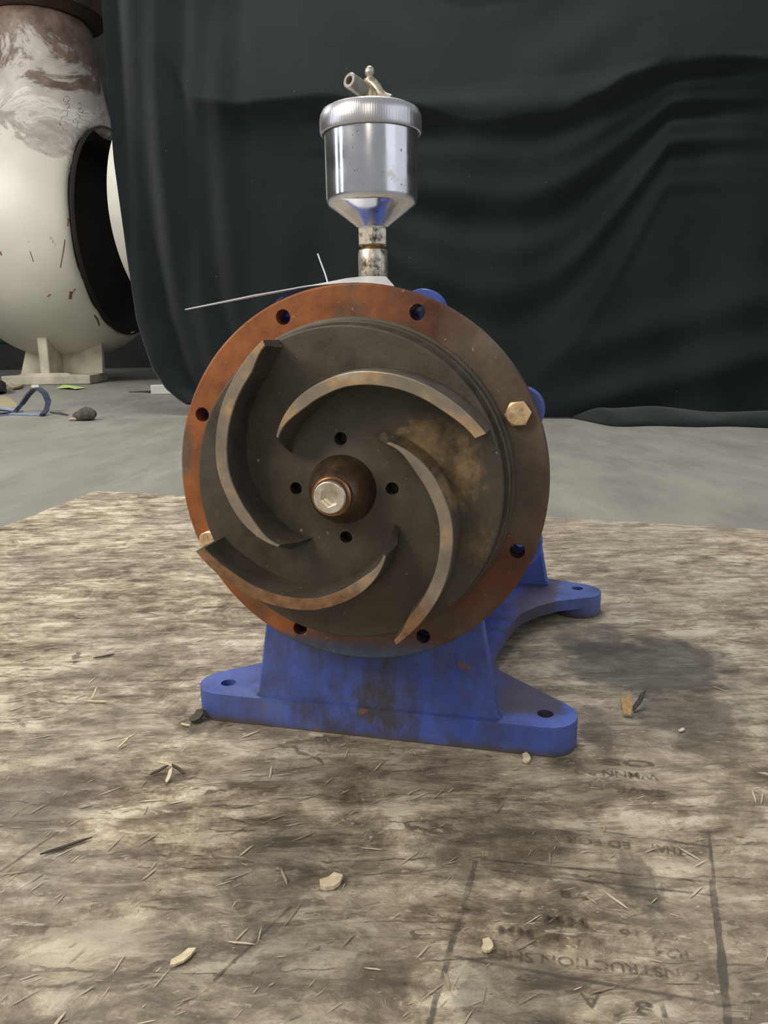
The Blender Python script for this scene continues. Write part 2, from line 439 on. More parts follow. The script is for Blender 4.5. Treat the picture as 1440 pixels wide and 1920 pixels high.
c = m.mix(m.ramp(m.noise(2.6, 6, .7, m.map(scale=(1, 1, .45), loc=(3, 1, 1))), [(.68, 0), (.70, .9)]), c, (.17, .10, .055))
M_cream = m.out(c, .5, 0, m.bump(n1, .15, .02))
m = Mat('rusted_black_iron')
n1 = m.noise(4, 5, .7)
M_dark = m.out(m.ramp(n1, [(.35, (.022, .014, .010)), (.7, (.085, .05, .035))]), .8)
m = Mat('bore_rust_shaded')  # rust taken near black, the shade inside the bore put into its colour
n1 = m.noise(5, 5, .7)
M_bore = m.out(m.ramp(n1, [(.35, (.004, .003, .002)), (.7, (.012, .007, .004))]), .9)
M_foot = plain('dusty_cream_paint', (.42, .39, .31), .7, 0, .3, 4)
M_wall = plain('dark_block_wall', (.035, .034, .032), .9, 0, .4, 2)

# ------------------------------------------------------------------ the setting
bm = bmesh.new(); box(bm, -13, 9, -4, 14.2, FZ-.1, FZ)
tag(obj('floor', bm, M_floor, smooth=False), kind='structure')
bm = bmesh.new(); box(bm, -13, 9, 14, 14.2, FZ, 6)
tag(obj('wall_back', bm, M_wall, smooth=False), kind='structure')
bm = bmesh.new(); box(bm, 8.8, 9, -4, 14, FZ, 5)
tag(obj('wall_right', bm, M_wall, smooth=False), kind='structure')
bm = bmesh.new(); box(bm, -13, -12.8, -4, 14, FZ, 5)
tag(obj('wall_left', bm, M_wall, smooth=False), kind='structure')

# ------------------------------------------------------------------ the board on its skids
A0 = Vector((-.7956, 2.0918)); R0 = Vector((1.15, 1.432))
ld = Vector((-.0602, -.4249)).normalized()
NL = A0 + ld*2.25; NR = R0 + ld*1.75
board = empty('timber_board', (.15, .9, 0))
tag(board, 'weathered stamped strand board under the blue pump', 'board')
def bw(v): return (v.x-.15, v.y-.9)
bm = bmesh.new()
# slightly ragged outline
out = []
cs = [NL, NR, R0, A0]
for i in range(4):
    a, b = cs[i], cs[(i+1) % 4]
    n = 70
    nrm = Vector(((b-a).y, -(b-a).x)).normalized()
    for k in range(n):
        j = 0 if k == 0 else random.uniform(-.003, .003)
        out.append(bw(a.lerp(b, k/n) + nrm*j))
prism(bm, out, -.016, 0)
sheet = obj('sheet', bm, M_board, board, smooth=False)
# material works in world metres: shift object coordinates by keeping mesh in world space instead
for v in sheet.data.vertices: v.co.x += .15; v.co.y += .9
sheet.location = (-.15, -.9, 0)
for t in (.06, .5, .94):
    bm = bmesh.new()
    a = NL.lerp(NR, t) + ld*-.02; b = A0.lerp(R0, t) + ld*.02
    nrm = Vector(((b-a).y, -(b-a).x)).normalized()*.045
    prism(bm, [bw(a-nrm), bw(a+nrm), bw(b+nrm), bw(b-nrm)][::-1], FZ+.0005, -.0162)
    obj('skid', bm, M_pallet, board, smooth=False)
# lifted strands of the board face
def inside(x, y):
    p = Vector((x, y)); s = cs
    for i in range(4):
        a, b = s[i], s[(i+1) % 4]
        if (b.x-a.x)*(p.y-a.y) - (b.y-a.y)*(p.x-a.x) < .012: return False
    return True
bm = bmesh.new()
cnt = 0
rnd = random.Random(3)
DARKS = [(P(*s[0]), s[1]) for s in DARK_PATCHES[:4]]
def foot_clear(x, y):
    q = Vector((x+.0257, y-.6763)); lx = q.x*math.cos(.2428) - q.y*math.sin(.2428); ly = q.x*math.sin(.2428) + q.y*math.cos(.2428)
    return not (-.22 < lx < .24 and .03 < ly < .53)
while cnt < 2600:
    y = .30 + 1.75*rnd.random()**1.5; x = rnd.uniform(-1.0, 1.2)
    if abs(x) > .18 + .62*y or not inside(x, y) or not foot_clear(x, y): continue
    if any(((x-c[0])/r[0])**2 + ((y-c[1])/r[1])**2 < 1.3 for c, r in DARKS) and rnd.random() < .85: continue
    if x > .05 and rnd.random() < .45: continue
    L = rnd.choice((.004, .006, .008, .012, .02))*rnd.uniform(.6, 1.3); W = max(.0007, L*rnd.uniform(.04, .12))
    a = rnd.gauss(.62, .45) if x < .1 else rnd.gauss(.1, .8)
    d = Vector((math.cos(a), math.sin(a), rnd.uniform(-.02, .02))); s = Vector((-math.sin(a), math.cos(a), rnd.uniform(-.12, .12)))
    z = .0005 + rnd.random()*.0007
    c0 = Vector((x, y, z + abs(d.z)*L/2 + abs(s.z)*W/2))
    k = rnd.uniform(.2, .9)
    vs = [c0-d*L/2, c0-d*L*.2-s*W/2, c0+d*L*.3-s*W*k/2, c0+d*L/2, c0+d*L*.2+s*W/2, c0-d*L*.3+s*W*k/2]
    bm.faces.new([bm.verts.new(v) for v in vs]); cnt += 1
o = obj('lifted_strands', bm, M_fibre, board, smooth=False); o.location = (-.15, -.9, 0); tag(o, kind='stuff')

# stencil print and scored lines on the board
def line(p, q, wd, name='scored_line', mat=M_line, z=.0007):
    a, b = onz(*p), onz(*q)
    d = (b-a).normalized(); s = Vector((-d.y, d.x, 0))*wd/2
    bm = bmesh.new(); n = 14
    vv = []
    for i in range(n+1):
        c0 = a.lerp(b, i/n); j = rnd.uniform(.75, 1.2); k = Vector((rnd.uniform(-1, 1), rnd.uniform(-1, 1), 0))*wd*.12
        vv.append((bm.verts.new((c0+k-s*j) + Vector((0, 0, z))), bm.verts.new((c0+k+s*j) + Vector((0, 0, z)))))
    for (a1, b1), (a2, b2) in zip(vv[:-1], vv[1:]): bm.faces.new((a1, a2, b2, b1))
    o = obj(name, bm, mat, board, smooth=False); o.location = (-.15, -.9, 0)
line((893, 1615), (800, 1935), .0042)
line((1328, 1560), (1338, 1650), .0026); line((1336, 1650), (1366, 1935), .0052)
line((850, 1795), (1362, 1886), .0024); line((900, 1612), (1335, 1655), .0018); line((920, 1632), (1340, 1680), .0018)
line((1130, 1560), (1330, 1588), .0016); line((1360, 1886), (1425, 1878), .002)
line((1150, 1905), (1260, 1870), .0018)
line((545, 1700), (400, 1840), .002); line((0, 1635), (110, 1560), .0016)
def stamp(txt, start, end, hgt, bold=0.0):
    """text read upside down in the photo: starts at the right, runs left, tops towards the camera"""
    a, b = onz(*start), onz(*end)
    cu = bpy.data.curves.new('t', 'FONT'); cu.body = txt; cu.size = 1; cu.offset = bold; cu.resolution_u = 3
    t = bpy.data.objects.new('t', cu); COL.objects.link(t)
    dg = bpy.context.evaluated_depsgraph_get(); dg.update()
    me = bpy.data.meshes.new_from_object(t.evaluated_get(dg))
    bpy.data.objects.remove(t)
    xs = [v.co.x for v in me.vertices]; ys = [v.co.y for v in me.vertices]
    x0, x1, y0, y1 = min(xs), max(xs), min(ys), max(ys)
    d = b-a; Ln = d.length; d.normalize(); s = Vector((-d.y, d.x, 0))
    for v in me.vertices:
        v.co = a + d*((v.co.x-x0)/(x1-x0)*Ln) + s*((v.co.y-y0)/(y1-y0)*hgt) + Vector((0, 0, .0008))
    me.name = 'stencil_text'; me.materials.clear(); me.materials.append(M_ink)
    o = bpy.data.objects.new('stencil_text', me); COL.objects.link(o); o.parent = board; o.location = (-.15, -.9, 0)
stamp('ONSTRUCTION SHEA', (1308, 1822), (905, 1778), .0085, .01)
stamp('R24', (1288, 1783), (1222, 1776), .0085, .01)
stamp('7/ 16', (1252, 1752), (1160, 1742), .0085, .01)
stamp('1 8 . MM', (1085, 1752), (935, 1735), .010, .01)
stamp('MM', (1100, 1722), (1018, 1715), .010, .015)
stamp('8', (1070, 1672), (1050, 1670), .008, .02)
stamp('18', (1245, 1882), (1188, 1876), .011, .02)
stamp('A', (1125, 1866), (1085, 1862), .011, .01)
stamp('THAT', (1282, 1592), (1215, 1582), .010, .015)
stamp('ED FOR', (1180, 1580), (1060, 1568), .009, .01)
stamp('WMNN RO', (1232, 1452), (1075, 1440), .0115, .01)
stamp('SAVE  PO', (1245, 1483), (1080, 1465), .010, .01)
stamp('OS', (1225, 1428), (1128, 1422), .012, .02)

# ------------------------------------------------------------------ the pump
TH = .2428; Z0 = .2759
pump = empty('pump', (-.0257, .6763, .0006), -TH)
tag(pump, 'blue end-suction pump with open rusty impeller facing the camera, standing on the board', 'pump')
def ALY(yy=0, x=0, z=Z0):   # lathe axis t -> local +y (away from camera)
    return Matrix.Translation((x, yy, z)) @ Matrix(((1, 0, 0, 0), (0, 0, 1, 0), (0, 1, 0, 0), (0, 0, 0, 1)))
HA = [math.radians(a)+.0137 for a in (112.5, 67.5, 22.5, -22.5, -67.5, -112.5, -157.5, 157.5)]
RB = .1555
# mounting flange
bm = bmesh.new()
lathe(bm, [(.10, .0), (.168, .0), (.170, .0015), (.170, .0185), (.168, .020), (.10, .020)], ALY(), 128, closed=True)
cut = []
for a in HA:
    c = bmesh.new(); lathe(c, [(0, -.02), (.0066, -.02), (.0066, .05), (0, .05)], ALY(0, RB*math.cos(a), Z0+RB*math.sin(a)), 28); cut.append(c)
fl = obj('mounting_flange', recalc(boolean(bm, cut)), M_flange, pump, bevel=.0006)
fl['label'] = 'rusty orange mounting flange with eight bolt holes'
# spigot ring behind the impeller
bm = bmesh.new()
lathe(bm, [(.10, .004), (.142, .004), (.142, -.004), (.1395, -.005), (.1390, -.013), (.1375, -.0145), (.10, -.0145)], ALY(), 128)
o = obj('spigot_ring', recalc(bm), M_imp, pump)
# adapter with lugs, cone and bearing frame
bm = bmesh.new()
lathe(bm, [(0, .0205), (.160, .0205), (.163, .023), (.163, .038), (.160, .041), (.150, .043), (.130, .060), (.100, .100), (.082, .150),
           (.075, .20), (.072, .43), (.080, .435), (.080, .470), (.060, .480), (.03, .483), (0, .483)], ALY(), 96)
parts = []
for a in HA:
    c = bmesh.new(); lathe(c, [(0, .021), (.0195, .021), (.0205, .0225), (.0205, .037), (.019, .039), (0, .039)], ALY(0, RB*math.cos(a), Z0+RB*math.sin(a)), 32); parts.append(c)
c = bmesh.new(); lathe(c, [(0, .10), (.020, .10), (.0175, .158), (.0165, .166), (0, .166)], Matrix.Translation((0, .07, Z0)), 40); parts.append(c)
bm = boolean(bm, parts, 'UNION')
holes = []
for a in HA:
    c = bmesh.new(); lathe(c, [(0, 0), (.0058, 0), (.0058, .06), (0, .06)], ALY(0, RB*math.cos(a), Z0+RB*math.sin(a)), 24); holes.append(c)
o = obj('bearing_frame', recalc(boolean(bm, holes)), M_blue, pump)
o['label'] = 'blue painted bearing frame with round bolt lugs'
# pedestals
MY = Matrix(((1, 0, 0, 0), (0, 0, 1, 0), (0, 1, 0, 0), (0, 0, 0, 1)))     # prism extrudes along y
bm = bmesh.new()
arc = [(-.132, .029), (-.1265, .036), (-.1245, .048), (-.1145, .110), (-.106, .16), (-.08, .20), (.08, .20), (.106, .16), (.1145, .110), (.1245, .048), (.1265, .036), (.132, .029)]
prism(bm, arc, .050, .062, MY)
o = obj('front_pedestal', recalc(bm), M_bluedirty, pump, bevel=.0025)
bm = bmesh.new()
prism(bm, [(-.062, .028), (-.055, .05), (-.05, .22), (.05, .22), (.055, .05), (.062, .028)], .061, .49, MY)
obj('centre_rib', recalc(bm), M_blue, pump, bevel=.004)
bm = bmesh.new()
prism(bm, [(-.165, .029), (-.158, .04), (-.148, .095), (-.13, .14), (-.06, .23), (.06, .23), (.13, .14), (.148, .095), (.158, .04), (.165, .029)], .488, .504, MY)
obj('rear_pedestal', recalc(bm), M_blue, pump, bevel=.003)
# base plate
def arcp(cx, cy, r, a0, a1, n=8):
    return [(cx+r*math.cos(math.radians(a0+(a1-a0)*i/n)), cy+r*math.sin(math.radians(a0+(a1-a0)*i/n))) for i in range(n+1)]
half = arcp(.173, .0745, .0302, -90, 48) + [(.150, .137), (.118, .166), (.106, .195), (.108, .25), (.117, .31), (.128, .355), (.150, .392), (.178, .420)] + \
    arcp(.203, .472, .034, -60, 80, 8) + [(.180, .516), (.157, .5225)]
outl = half + [(-x, y) for x, y in half[::-1]]
bm = bmesh.new(); prism(bm, outl, .015, .031)
pads = []
fr = arcp(.173, .0745, .0302, -90, 48) + [(.10, .110)]
c = bmesh.new(); prism(c, fr + [(-x, y) for x, y in fr[::-1]], 0, .030); pads.append(c)
for s in (-1, 1):
    c = bmesh.new(); prism(c, [(.203*s + s*x, .472+y) for x, y in arcp(0, 0, .034, 0, 345, 23)], 0, .030); pads.append(c)
bm = boolean(bm, pads, 'UNION')
holes = []
for x, y in ((.1715, .073), (-.1715, .073), (.203, .482), (-.203, .482)):
    c = bmesh.new(); lathe(c, [(0, -.02), (.0082, -.02), (.0082, .06), (0, .06)], Matrix.Translation((x, y, 0)), 28); holes.append(c)
bm = boolean(bm, holes)
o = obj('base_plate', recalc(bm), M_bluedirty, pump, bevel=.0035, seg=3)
o['label'] = 'blue foot plate with rounded lobes and four bolt holes'

# impeller
imp = empty('impeller', (0, 0, 0)); imp.parent = pump
imp['label'] = 'dark cast open impeller with four curved vanes'
bm = bmesh.new()
lathe(bm, [(0, -.0395), (.030, -.0395), (.034, -.0372), (.05, -.0362), (.10, -.035), (.1335, -.034), (.1350, -.0328), (.1350, -.0245), (.1335, -.0235), (.10, -.020), (.03, -.005), (0, -.005)], ALY(), 128)
cut = []
for k in range(4):
    a = PI/2*k + .03
    c = bmesh.new(); lathe(c, [(0, -.06), (.0055, -.06), (.0055, -.018), (0, -.018)], ALY(0, .0425*math.cos(a)+.0003, Z0+.0425*math.sin(a)), 24); cut.append(c)
obj('back_shroud', recalc(boolean(bm, cut)), M_imp, imp)
CR = [(0, .066), (.11, .0745), (.23, .083), (.38, .0925), (.49, .1005), (.62, .1085), (.74, .1165), (.86, .1245), (1, .1345)]
def cr(u):
    for (a, r0), (b, r1) in zip(CR[:-1], CR[1:]):
        if u <= b: return r0+(r1-r0)*(u-a)/(b-a)
    return .1345
NU = 56
for k in range(4):
    bm = bmesh.new()
    ph = math.radians(133 - 90*k)
    rows = []
    for i in range(NU+1):
        u = i/NU
        ang = ph - math.radians(110)*u
        ro = cr(u)
        th = .0030 + .0082*sm(0, .28, u) - (.0065*sm(.9, 1, u) if k in (1, 3) else .002*sm(.85, 1, u))
        ri = ro - th
        # root line starts nearer the hub and earlier, and is a little fatter (draft)
        k0 = (1-u)**2.2
        ang_b = ang + math.radians(15)*k0
        rbo = ro - .0105*k0 + .0022*(1-k0); rbi = ri - .0105*k0 - .0022*(1-k0)
        rbo = min(rbo, .1347)
        pts = []
        for (r, a, yy) in ((rbo, ang_b, -.0335), (ro+.0008*(1-k0)*(u < .93), (ang*.5+ang_b*.5), -.053), (ro, ang, -.0690), (ro-.0007, ang, -.0700), (ri+.0007, ang, -.0700), (ri, ang, -.0690), ((ri+rbi)/2, ang*.5+ang_b*.5, -.053), (rbi, ang_b, -.0335)):
            pts.append(bm.verts.new((r*math.cos(a), yy, Z0 + r*math.sin(a))))
        rows.append(pts)
    for A_, B_ in zip(rows[:-1], rows[1:]):
        for j in range(8):
            f = bm.faces.new((A_[j], A_[(j+1) % 8], B_[(j+1) % 8], B_[j]))
            if j in (2, 3, 4): f.material_index = 1
    bm.faces.new(rows[0]); bm.faces.new(rows[-1][::-1])
    obj('vane', recalc(bm), [M_imp, M_edge], imp, ang=50)
# hub cap and socket screw
bm = bmesh.new()
lathe(bm, [(.0, -.036), (.0292, -.036), (.0296, -.0405), (.0284, -.044), (.0262, -.051), (.0226, -.058), (.0185, -.0645), (.0170, -.066), (.0, -.066)], ALY(0, .0005, Z0), 64)
hub = obj('hub_cap', recalc(bm), M_hub, imp)
hub['label'] = 'oily brown domed hub cap'
bm = bmesh.new()
lathe(bm, [(.0, -.065), (.0166, -.065), (.0168, -.0700), (.0158, -.0712), (.0145, -.0705), (.0140, -.068), (0, -.068)], ALY(), 48)
o = obj('collar', recalc(bm), M_copper, imp); o['label'] = 'coppery retaining collar'
bm = bmesh.new()
lathe(bm, [(0, -.064), (.0135, -.064), (.0137, -.0745), (.0127, -.0760), (0, -.0760)], ALY(), 48)
c = bmesh.new(); prism(c, hexp(.0078, .35), -.09, -.0695, Matrix.Translation((0, 0, Z0)) @ MY)
o = obj('socket_screw', recalc(boolean(bm, [c])), M_screw, imp, ang=25, bevel=.0004); o['label'] = 'bright hexagon socket screw'
# two flange bolts
for idx, rot in ((2, .1), (6, .4)):
    a = HA[idx]; cx, cz = RB*math.cos(a), Z0+RB*math.sin(a)
    bm = bmesh.new()
    prism(bm, hexp(.0112, rot), -.0078, -.0005, Matrix.Translation((cx, 0, cz)) @ MY)
    c = bmesh.new(); lathe(c, [(0, -.0095), (.0080, -.0085), (.0106, -.0068), (.0125, -.0045), (.0125, .002), (0, .002)], ALY(0, cx, cz), 36)
    bm = boolean(bm, [c], 'INTERSECT')
    for q in range(6):     # grade dashes
        aa = rot + q*PI/3 + .5
        t = bmesh.new(); box(t, -.0002, .0002, .0035, .0062, -.0002, .0002)
        Mt = Matrix.Translation((cx, -.0081, cz)) @ Matrix.Rotation(aa, 4, 'Y') @ Matrix(((1, 0, 0, 0), (0, 0, -1, 0), (0, 1, 0, 0), (0, 0, 0, 1)))
        bmesh.ops.transform(t, matrix=Mt, verts=t.verts)
        me_ = bpy.data.meshes.new('t'); t.to_mesh(me_); t.free(); bm.from_mesh(me_); bpy.data.meshes.remove(me_)
    recalc(bm)
    o = obj('hex_bolt', bm, M_bolt, pump, ang=25)
    lathe_bm = bmesh.new()
    lathe(lathe_bm, [(0, -.002), (.0048, -.002), (.0048, .045), (0, .045)], ALY(0, cx, cz), 20)
    obj('bolt_shank', recalc(lathe_bm), M_bolt, o)
    o['label'] = 'yellowish plated hexagon bolt head'

# oiler on top
oil = empty('grease_cup', (.0022, .07, Z0)); oil.parent = pump
oil['label'] = 'polished metal grease cup with screw lid and fittings'
def zl(name, prof, mat, n=72, **kw):
    bm = bmesh.new(); lathe(bm, prof, None, n)
    return obj(name, recalc(bm), mat, oil, **kw)
zl('cup', [(0, .219), (.0125, .219), (.0135, .2225), (.0270, .2325), (.0392, .2410), (.0408, .2440), (.0415, .2480), (.0417, .304), (.0440, .305), (.0440, .308), (0, .308)], M_cup, 96)
zl('lid', [(0, .304), (.0428, .304), (.0435, .3005), (.0448, .3010), (.0454, .3030), (.0454, .3120), (.0446, .3160), (.0425, .3198), (.0375, .3222), (.020, .3232), (0, .3235)], M_lid, 128)
o = zl('neck', [(0, .200), (.0095, .200), (.0095, .202), (.0110, .203), (.0095, .204), (.0110, .205), (.0095, .206), (.0095, .2085), (0, .2085)], M_brass); o['label'] = 'brass thread between nut and coupling'
bm = bmesh.new(); prism(bm, hexp(.0146, -.28), .2068, .2215)
obj('hex_nut', recalc(bm), M_fit, oil, ang=25, bevel=.0008)
zl('coupling', [(0, .1655), (.0130, .1655), (.0136, .1675), (.0136, .2010), (.0128, .2030), (0, .2030)], M_fit)
zl('valve_body', [(0, .322), (.0085, .322), (.0085, .3275), (.0075, .3285), (.0075, .3300), (.0110, .3315), (.0110, .3380), (.0085, .3420), (.0055, .3460), (.0048, .349), (0, .349)], M_valve, 24)
zl('grease_nipple', [(0, .346), (.0052, .346), (.0052, .3490), (.0030, .3500), (.0030, .3512), (.0042, .3530), (.0044, .3550), (.0034, .3580), (.0018, .3592), (0, .3594)], M_fit, 24)
# side tube pointing left, forward and a little up
bm = bmesh.new()
d = Vector((-.42, -.86, .20)).normalized()
q = d.to_track_quat('Z', 'Y').to_matrix().to_4x4()
Mx = Matrix.Translation(Vector((0, 0, .3335))) @ q
lathe(bm, [(0, 0), (.0058, 0), (.0066, .006), (.0066, .0275), (.0060, .0282), (.0037, .0282), (.0034, .0276), (.0029, .012), (0, .012)], Mx, 28)
obj('side_tube', recalc(bm), M_pipe, oil)['label'] = 'grey open ended tube stub'
# lever sloping down to the right
bm = bmesh.new()
tube(bm, [(.001, -.001, .346), (.006, -.003, .341), (.010, -.004, .335), (.015, -.005, .3315), (.0205, -.006, .3300)], [.0052, .0050, .0046, .0042, .0034], 12)
obj('lever', recalc(bm), M_fit, oil)

for o_ in oil.children:
    if o_.name.split('.')[0] in ('valve_body', 'grease_nipple', 'lever'): o_.location.z = -.003

# ------------------------------------------------------------------ tag and cable tie lying on top of the flange
tg = empty('tie_on_tag', pump.matrix_basis @ Vector((0, .01, Z0+.17)), -TH)
tag(tg, 'long white plastic tag lying across the top of the rusty flange', 'tag')
def ft(x): return math.sqrt(.1702**2 - x*x)
prof = [(-.1553, .1512, .1518, .008, 0), (-.133, .1547, .1553, .011, 0), (-.110, .1583, .1590, .014, 0), (-.088, .1618, .1626, .018, 0), (-.0634, .1650, .1668, .026, .001), (-.045, .1678, .1708, .034, .003), (-.0264, .1693, .1742, .039, .006),
        (-.015, ft(-.007), .1760, .039, .008), (-.004, ft(.006), .1768, .039, .010), (.0060, ft(.018), .1770, .039, .012), (.014, ft(.028), .1768, .039, .014), (.0215, ft(.0375), .1762, .039, .016)]
bm = bmesh.new(); ny = 6
for dz in (0, .0008):
    g = [[bm.verts.new((x + sh*(1-j/ny), -.0085 + wy*j/ny, a + (b-a)*(j/ny) - .17 + dz)) for j in range(ny+1)] for x, a, b, wy, sh in prof]
    for i in range(len(prof)-1):
        for j in range(ny): bm.faces.new((g[i][j], g[i+1][j], g[i+1][j+1], g[i][j+1]))
bm.verts.ensure_lookup_table()
N_ = len(prof)*(ny+1)
ed = [(i, 0) for i in range(len(prof))] + [(len(prof)-1, j) for j in range(1, ny+1)] + [(i, ny) for i in range(len(prof)-2, -1, -1)] + [(0, j) for j in range(ny-1, 0, -1)]
for (i, j), (k, l) in zip(ed, ed[1:] + ed[:1]):
    a, b = i*(ny+1)+j, k*(ny+1)+l
    bm.faces.new((bm.verts[a], bm.verts[b], bm.verts[b+N_], bm.verts[a+N_]))
obj('tag_sheet', recalc(bm), M_tag, tg, ang=60)
bm = bmesh.new(); tube(bm, [(-.0268, .012, .0020), (-.0290, .012, .0098), (-.0330, .012, .0205), (-.0352, .012, .0268)], .0007, 8)
obj('tie_end', recalc(bm), M_tag, tg)['label'] = 'thin white tie end sticking up'

# ------------------------------------------------------------------ backdrop curtain
def cy(x): return 4.62 - .22*x
def oncurtain(px, py):
    r = ray(px, py); t = (4.62 - CO.y - .22*CO.x*0)/(r.y + .22*r.x); v = CO + r*t
    return v.x, v.z
EDGE = [oncurtain(*p) for p in ((178, -160), (190, 0), (200, 150), (213, 300), (238, 480), (258, 600), (288, 690), (312, 728), (335, 748), (350, 757))]
def edge_x(z):
    E_ = sorted(EDGE, key=lambda e: e[1])
    if z <= E_[0][1]: return E_[0][0]
    for (x0, z0), (x1, z1) in zip(E_[:-1], E_[1:]):
        if z <= z1: return x0 + (x1-x0)*(z-z0)/(z1-z0)
    return E_[-1][0]
SH = [oncurtain(*p) for p in ((150, -60), (300, 90), (370, 190), (440, 200), (600, 186), (740, 200), (900, 235), (1040, 218), (1110, 185), (1180, 145), (1250, 118), (1330, 112), (1440, 122), (1700, 150))]
def shz(x):
    if x <= SH[0][0]: return SH[0][1]
    for (x0, z0), (x1, z1) in zip(SH[:-1], SH[1:]):
        if x <= x1: return z0 + (z1-z0)*sm(x0, x1, x)
    return SH[-1][1]
ax_, az_ = oncurtain(600, 186); bx_, bz_ = oncurtain(1260, 115)
def disp(x, z):
    """bulge towards the camera in metres"""
    d = 0
    s = shz(x); h = z - s
    a = sm(-1.35, -.75, x)
    # lit upper part leans back from a shoulder line
    if h > 0: d += a*(.085 - .30*h if h < .6 else -.095)
    else: d += a*(.085*math.exp(-(-h/.085)**1.3))
    # swags hung between two shoulders
    t = (x-ax_)/(bx_-ax_)
    if -.15 < t < 1.6:
        tt = min(max(t, 0), 1)
        sag = 4*tt*(1-tt)*.62 + .38
        base = az_ + (bz_-az_)*t
        q = (base - z)/sag
        if q > 0:
            env = sm(0, .12, q)*(1-sm(.55, 2.0, q))*sm(-.1, .25, t)*(1-sm(1.0, 1.35, t))
            ph = 13.5*q**.86 + .5*math.sin(5*x) + .6*t
            d += .026*env*(math.sin(ph) + .45*math.sin(2.1*ph+1.3))
            d += .05*sm(.0, .4, q)*(1-sm(1.2, 2.4, q))*math.sin(min(max(t, 0), 1)*PI)
    # fan of folds falling left and down from the right shoulder
    fx, fz = x-bx_-.35, z-bz_-.5
    an = math.atan2(-fz, -fx); rr = math.hypot(fx, fz)
    d += .015*sm(.4, 1.2, rr)*sm(.35, .8, t if t < 2 else 2)*math.sin(an*17 + .8*math.sin(rr*3))*(1-sm(2.3, 2.6, rr))
    # tall folds near the left edge
    le = x - edge_x(z)
    k = 1-sm(.25, 1.1, le)
    d += k*(.035*math.sin(le*17 + z*1.1 + 1) + .016*math.sin(le*33 - z*1.7))
    d += .010*math.sin(x*7 + z*2.1) + .007*math.sin(x*15.1 - z*3.3)*(1-sm(.9, 1.6, z))
    # low sweep at the right hem
    if x > .6:
        l2 = (z - FZ) - .28*(x-.8)
        d += .05*math.exp(-(l2/.10)**2)*sm(.7, 1.3, x) + .03*math.exp(-((l2-.30)/.10)**2)*sm(.8, 1.4, x)
    return d
cur = []
NX, NZ = 300, 210
bm = bmesh.new()
hem_r = oncurtain(1075, 785)[0]
ez0 = oncurtain(350, 757)[1]
for j in range(NZ+1):
    row = []
    v = j/NZ
    for i in range(NX+1):
        u = i/NX
        # hem height per column
        xx0 = edge_x(2.6) + (3.3-edge_x(2.6))*u
        xe = EDGE[-1][0]
        hem = (ez0*(1-sm(xe, xe+1.4, xx0)) + (FZ+.012)*sm(xe, xe+1.4, xx0))
        z = 2.7 + (hem-2.7)*v
        x = edge_x(z) + (3.3-edge_x(z))*(u**1.05)
        d = disp(x, z)
        row.append(Vector((x, cy(x)-d, z)))
    cur.append(row)
vv = [[bm.verts.new(p) for p in r] for r in cur]
# hem pooled on the floor at the right: extra rows running towards the camera
last = cur[-1]; prev = vv[-1]
for k in range(1, 15):
    w_ = k/14
    row = []
    for i, p in enumerate(last):
        s = sm(hem_r-.03, hem_r+.10, p.x)
        reach = (.34 + .05*math.sin(p.x*6) + .03*math.sin(p.x*17) + .12*sm(1.0, 2.0, p.x))*s
        y = p.y - reach*w_ + .0008*k
        lump = .060*s*(max(0, math.sin(PI*w_))**.6)*(1 + .22*math.sin(p.x*5+w_*4) + .12*math.sin(p.x*13+1))
        z = max(FZ+.004, p.z*(1-w_) + (FZ+.004)*w_ + lump)
        if s < .01: y = p.y + .0004*k; z = p.z - .0002*k
        row.append(bm.verts.new((p.x, y, max(z, FZ+.002))))
    for i in range(NX): bm.faces.new((prev[i], prev[i+1], row[i+1], row[i]))
    prev = row
for j in range(NZ):
    for i in range(NX): bm.faces.new((vv[j][i], vv[j][i+1], vv[j+1][i+1], vv[j+1][i]))
bmesh.ops.recalc_face_normals(bm, faces=bm.faces)
o = obj('backdrop_curtain', bm, M_cloth, ang=180)
sd = o.modifiers.new('thick', 'SOLIDIFY'); sd.thickness = .002; sd.offset = 0
tag(o, 'black cloth backdrop hanging in swags behind the pump', 'curtain')
bm = bmesh.new(); tube(bm, [(-2.2, cy(-2.2), 2.72), (3.6, cy(3.6), 2.72)], .02, 12)
rail = obj('curtain_rail', recalc(bm), M_dark, o)

# ------------------------------------------------------------------ big pale casing at the left
DEP = 9.0
K = DEP/F
hc = atd(225, 440, DEP)
aax = Vector((.9936, -.113, 0)).normalized()
cas = empty('pump_casing', (hc.x - aax.x*.8, hc.y - aax.y*.8, FZ))
tag(cas, 'large cream painted volute casing with flaking paint, left of the black curtain', 'casing')
INV = Matrix.Translation(cas.location).inverted()
fz = -aax                                  # lathe t axis: from hole plane into the body
fy = Vector((0, 0, 1)); fx = fy.cross(fz).normalized()
MC = INV @ Matrix(((fx.x, fy.x, fz.x, hc.x), (fx.y, fy.y, fz.y, hc.y), (fx.z, fy.z, fz.z, hc.z), (0, 0, 0, 1)))
def kp(l): return [(r*K, t*K) for r, t in l]
bm = bmesh.new()
lathe(bm, kp([(0, 140), (172, 140), (174, 60), (175, 4), (178, -4), (186, -2), (196, 8), (208, 28), (221, 62), (229, 100), (230, 132), (224, 170), (210, 205), (185, 238), (150, 258), (90, 268), (0, 270)]), MC, 72)
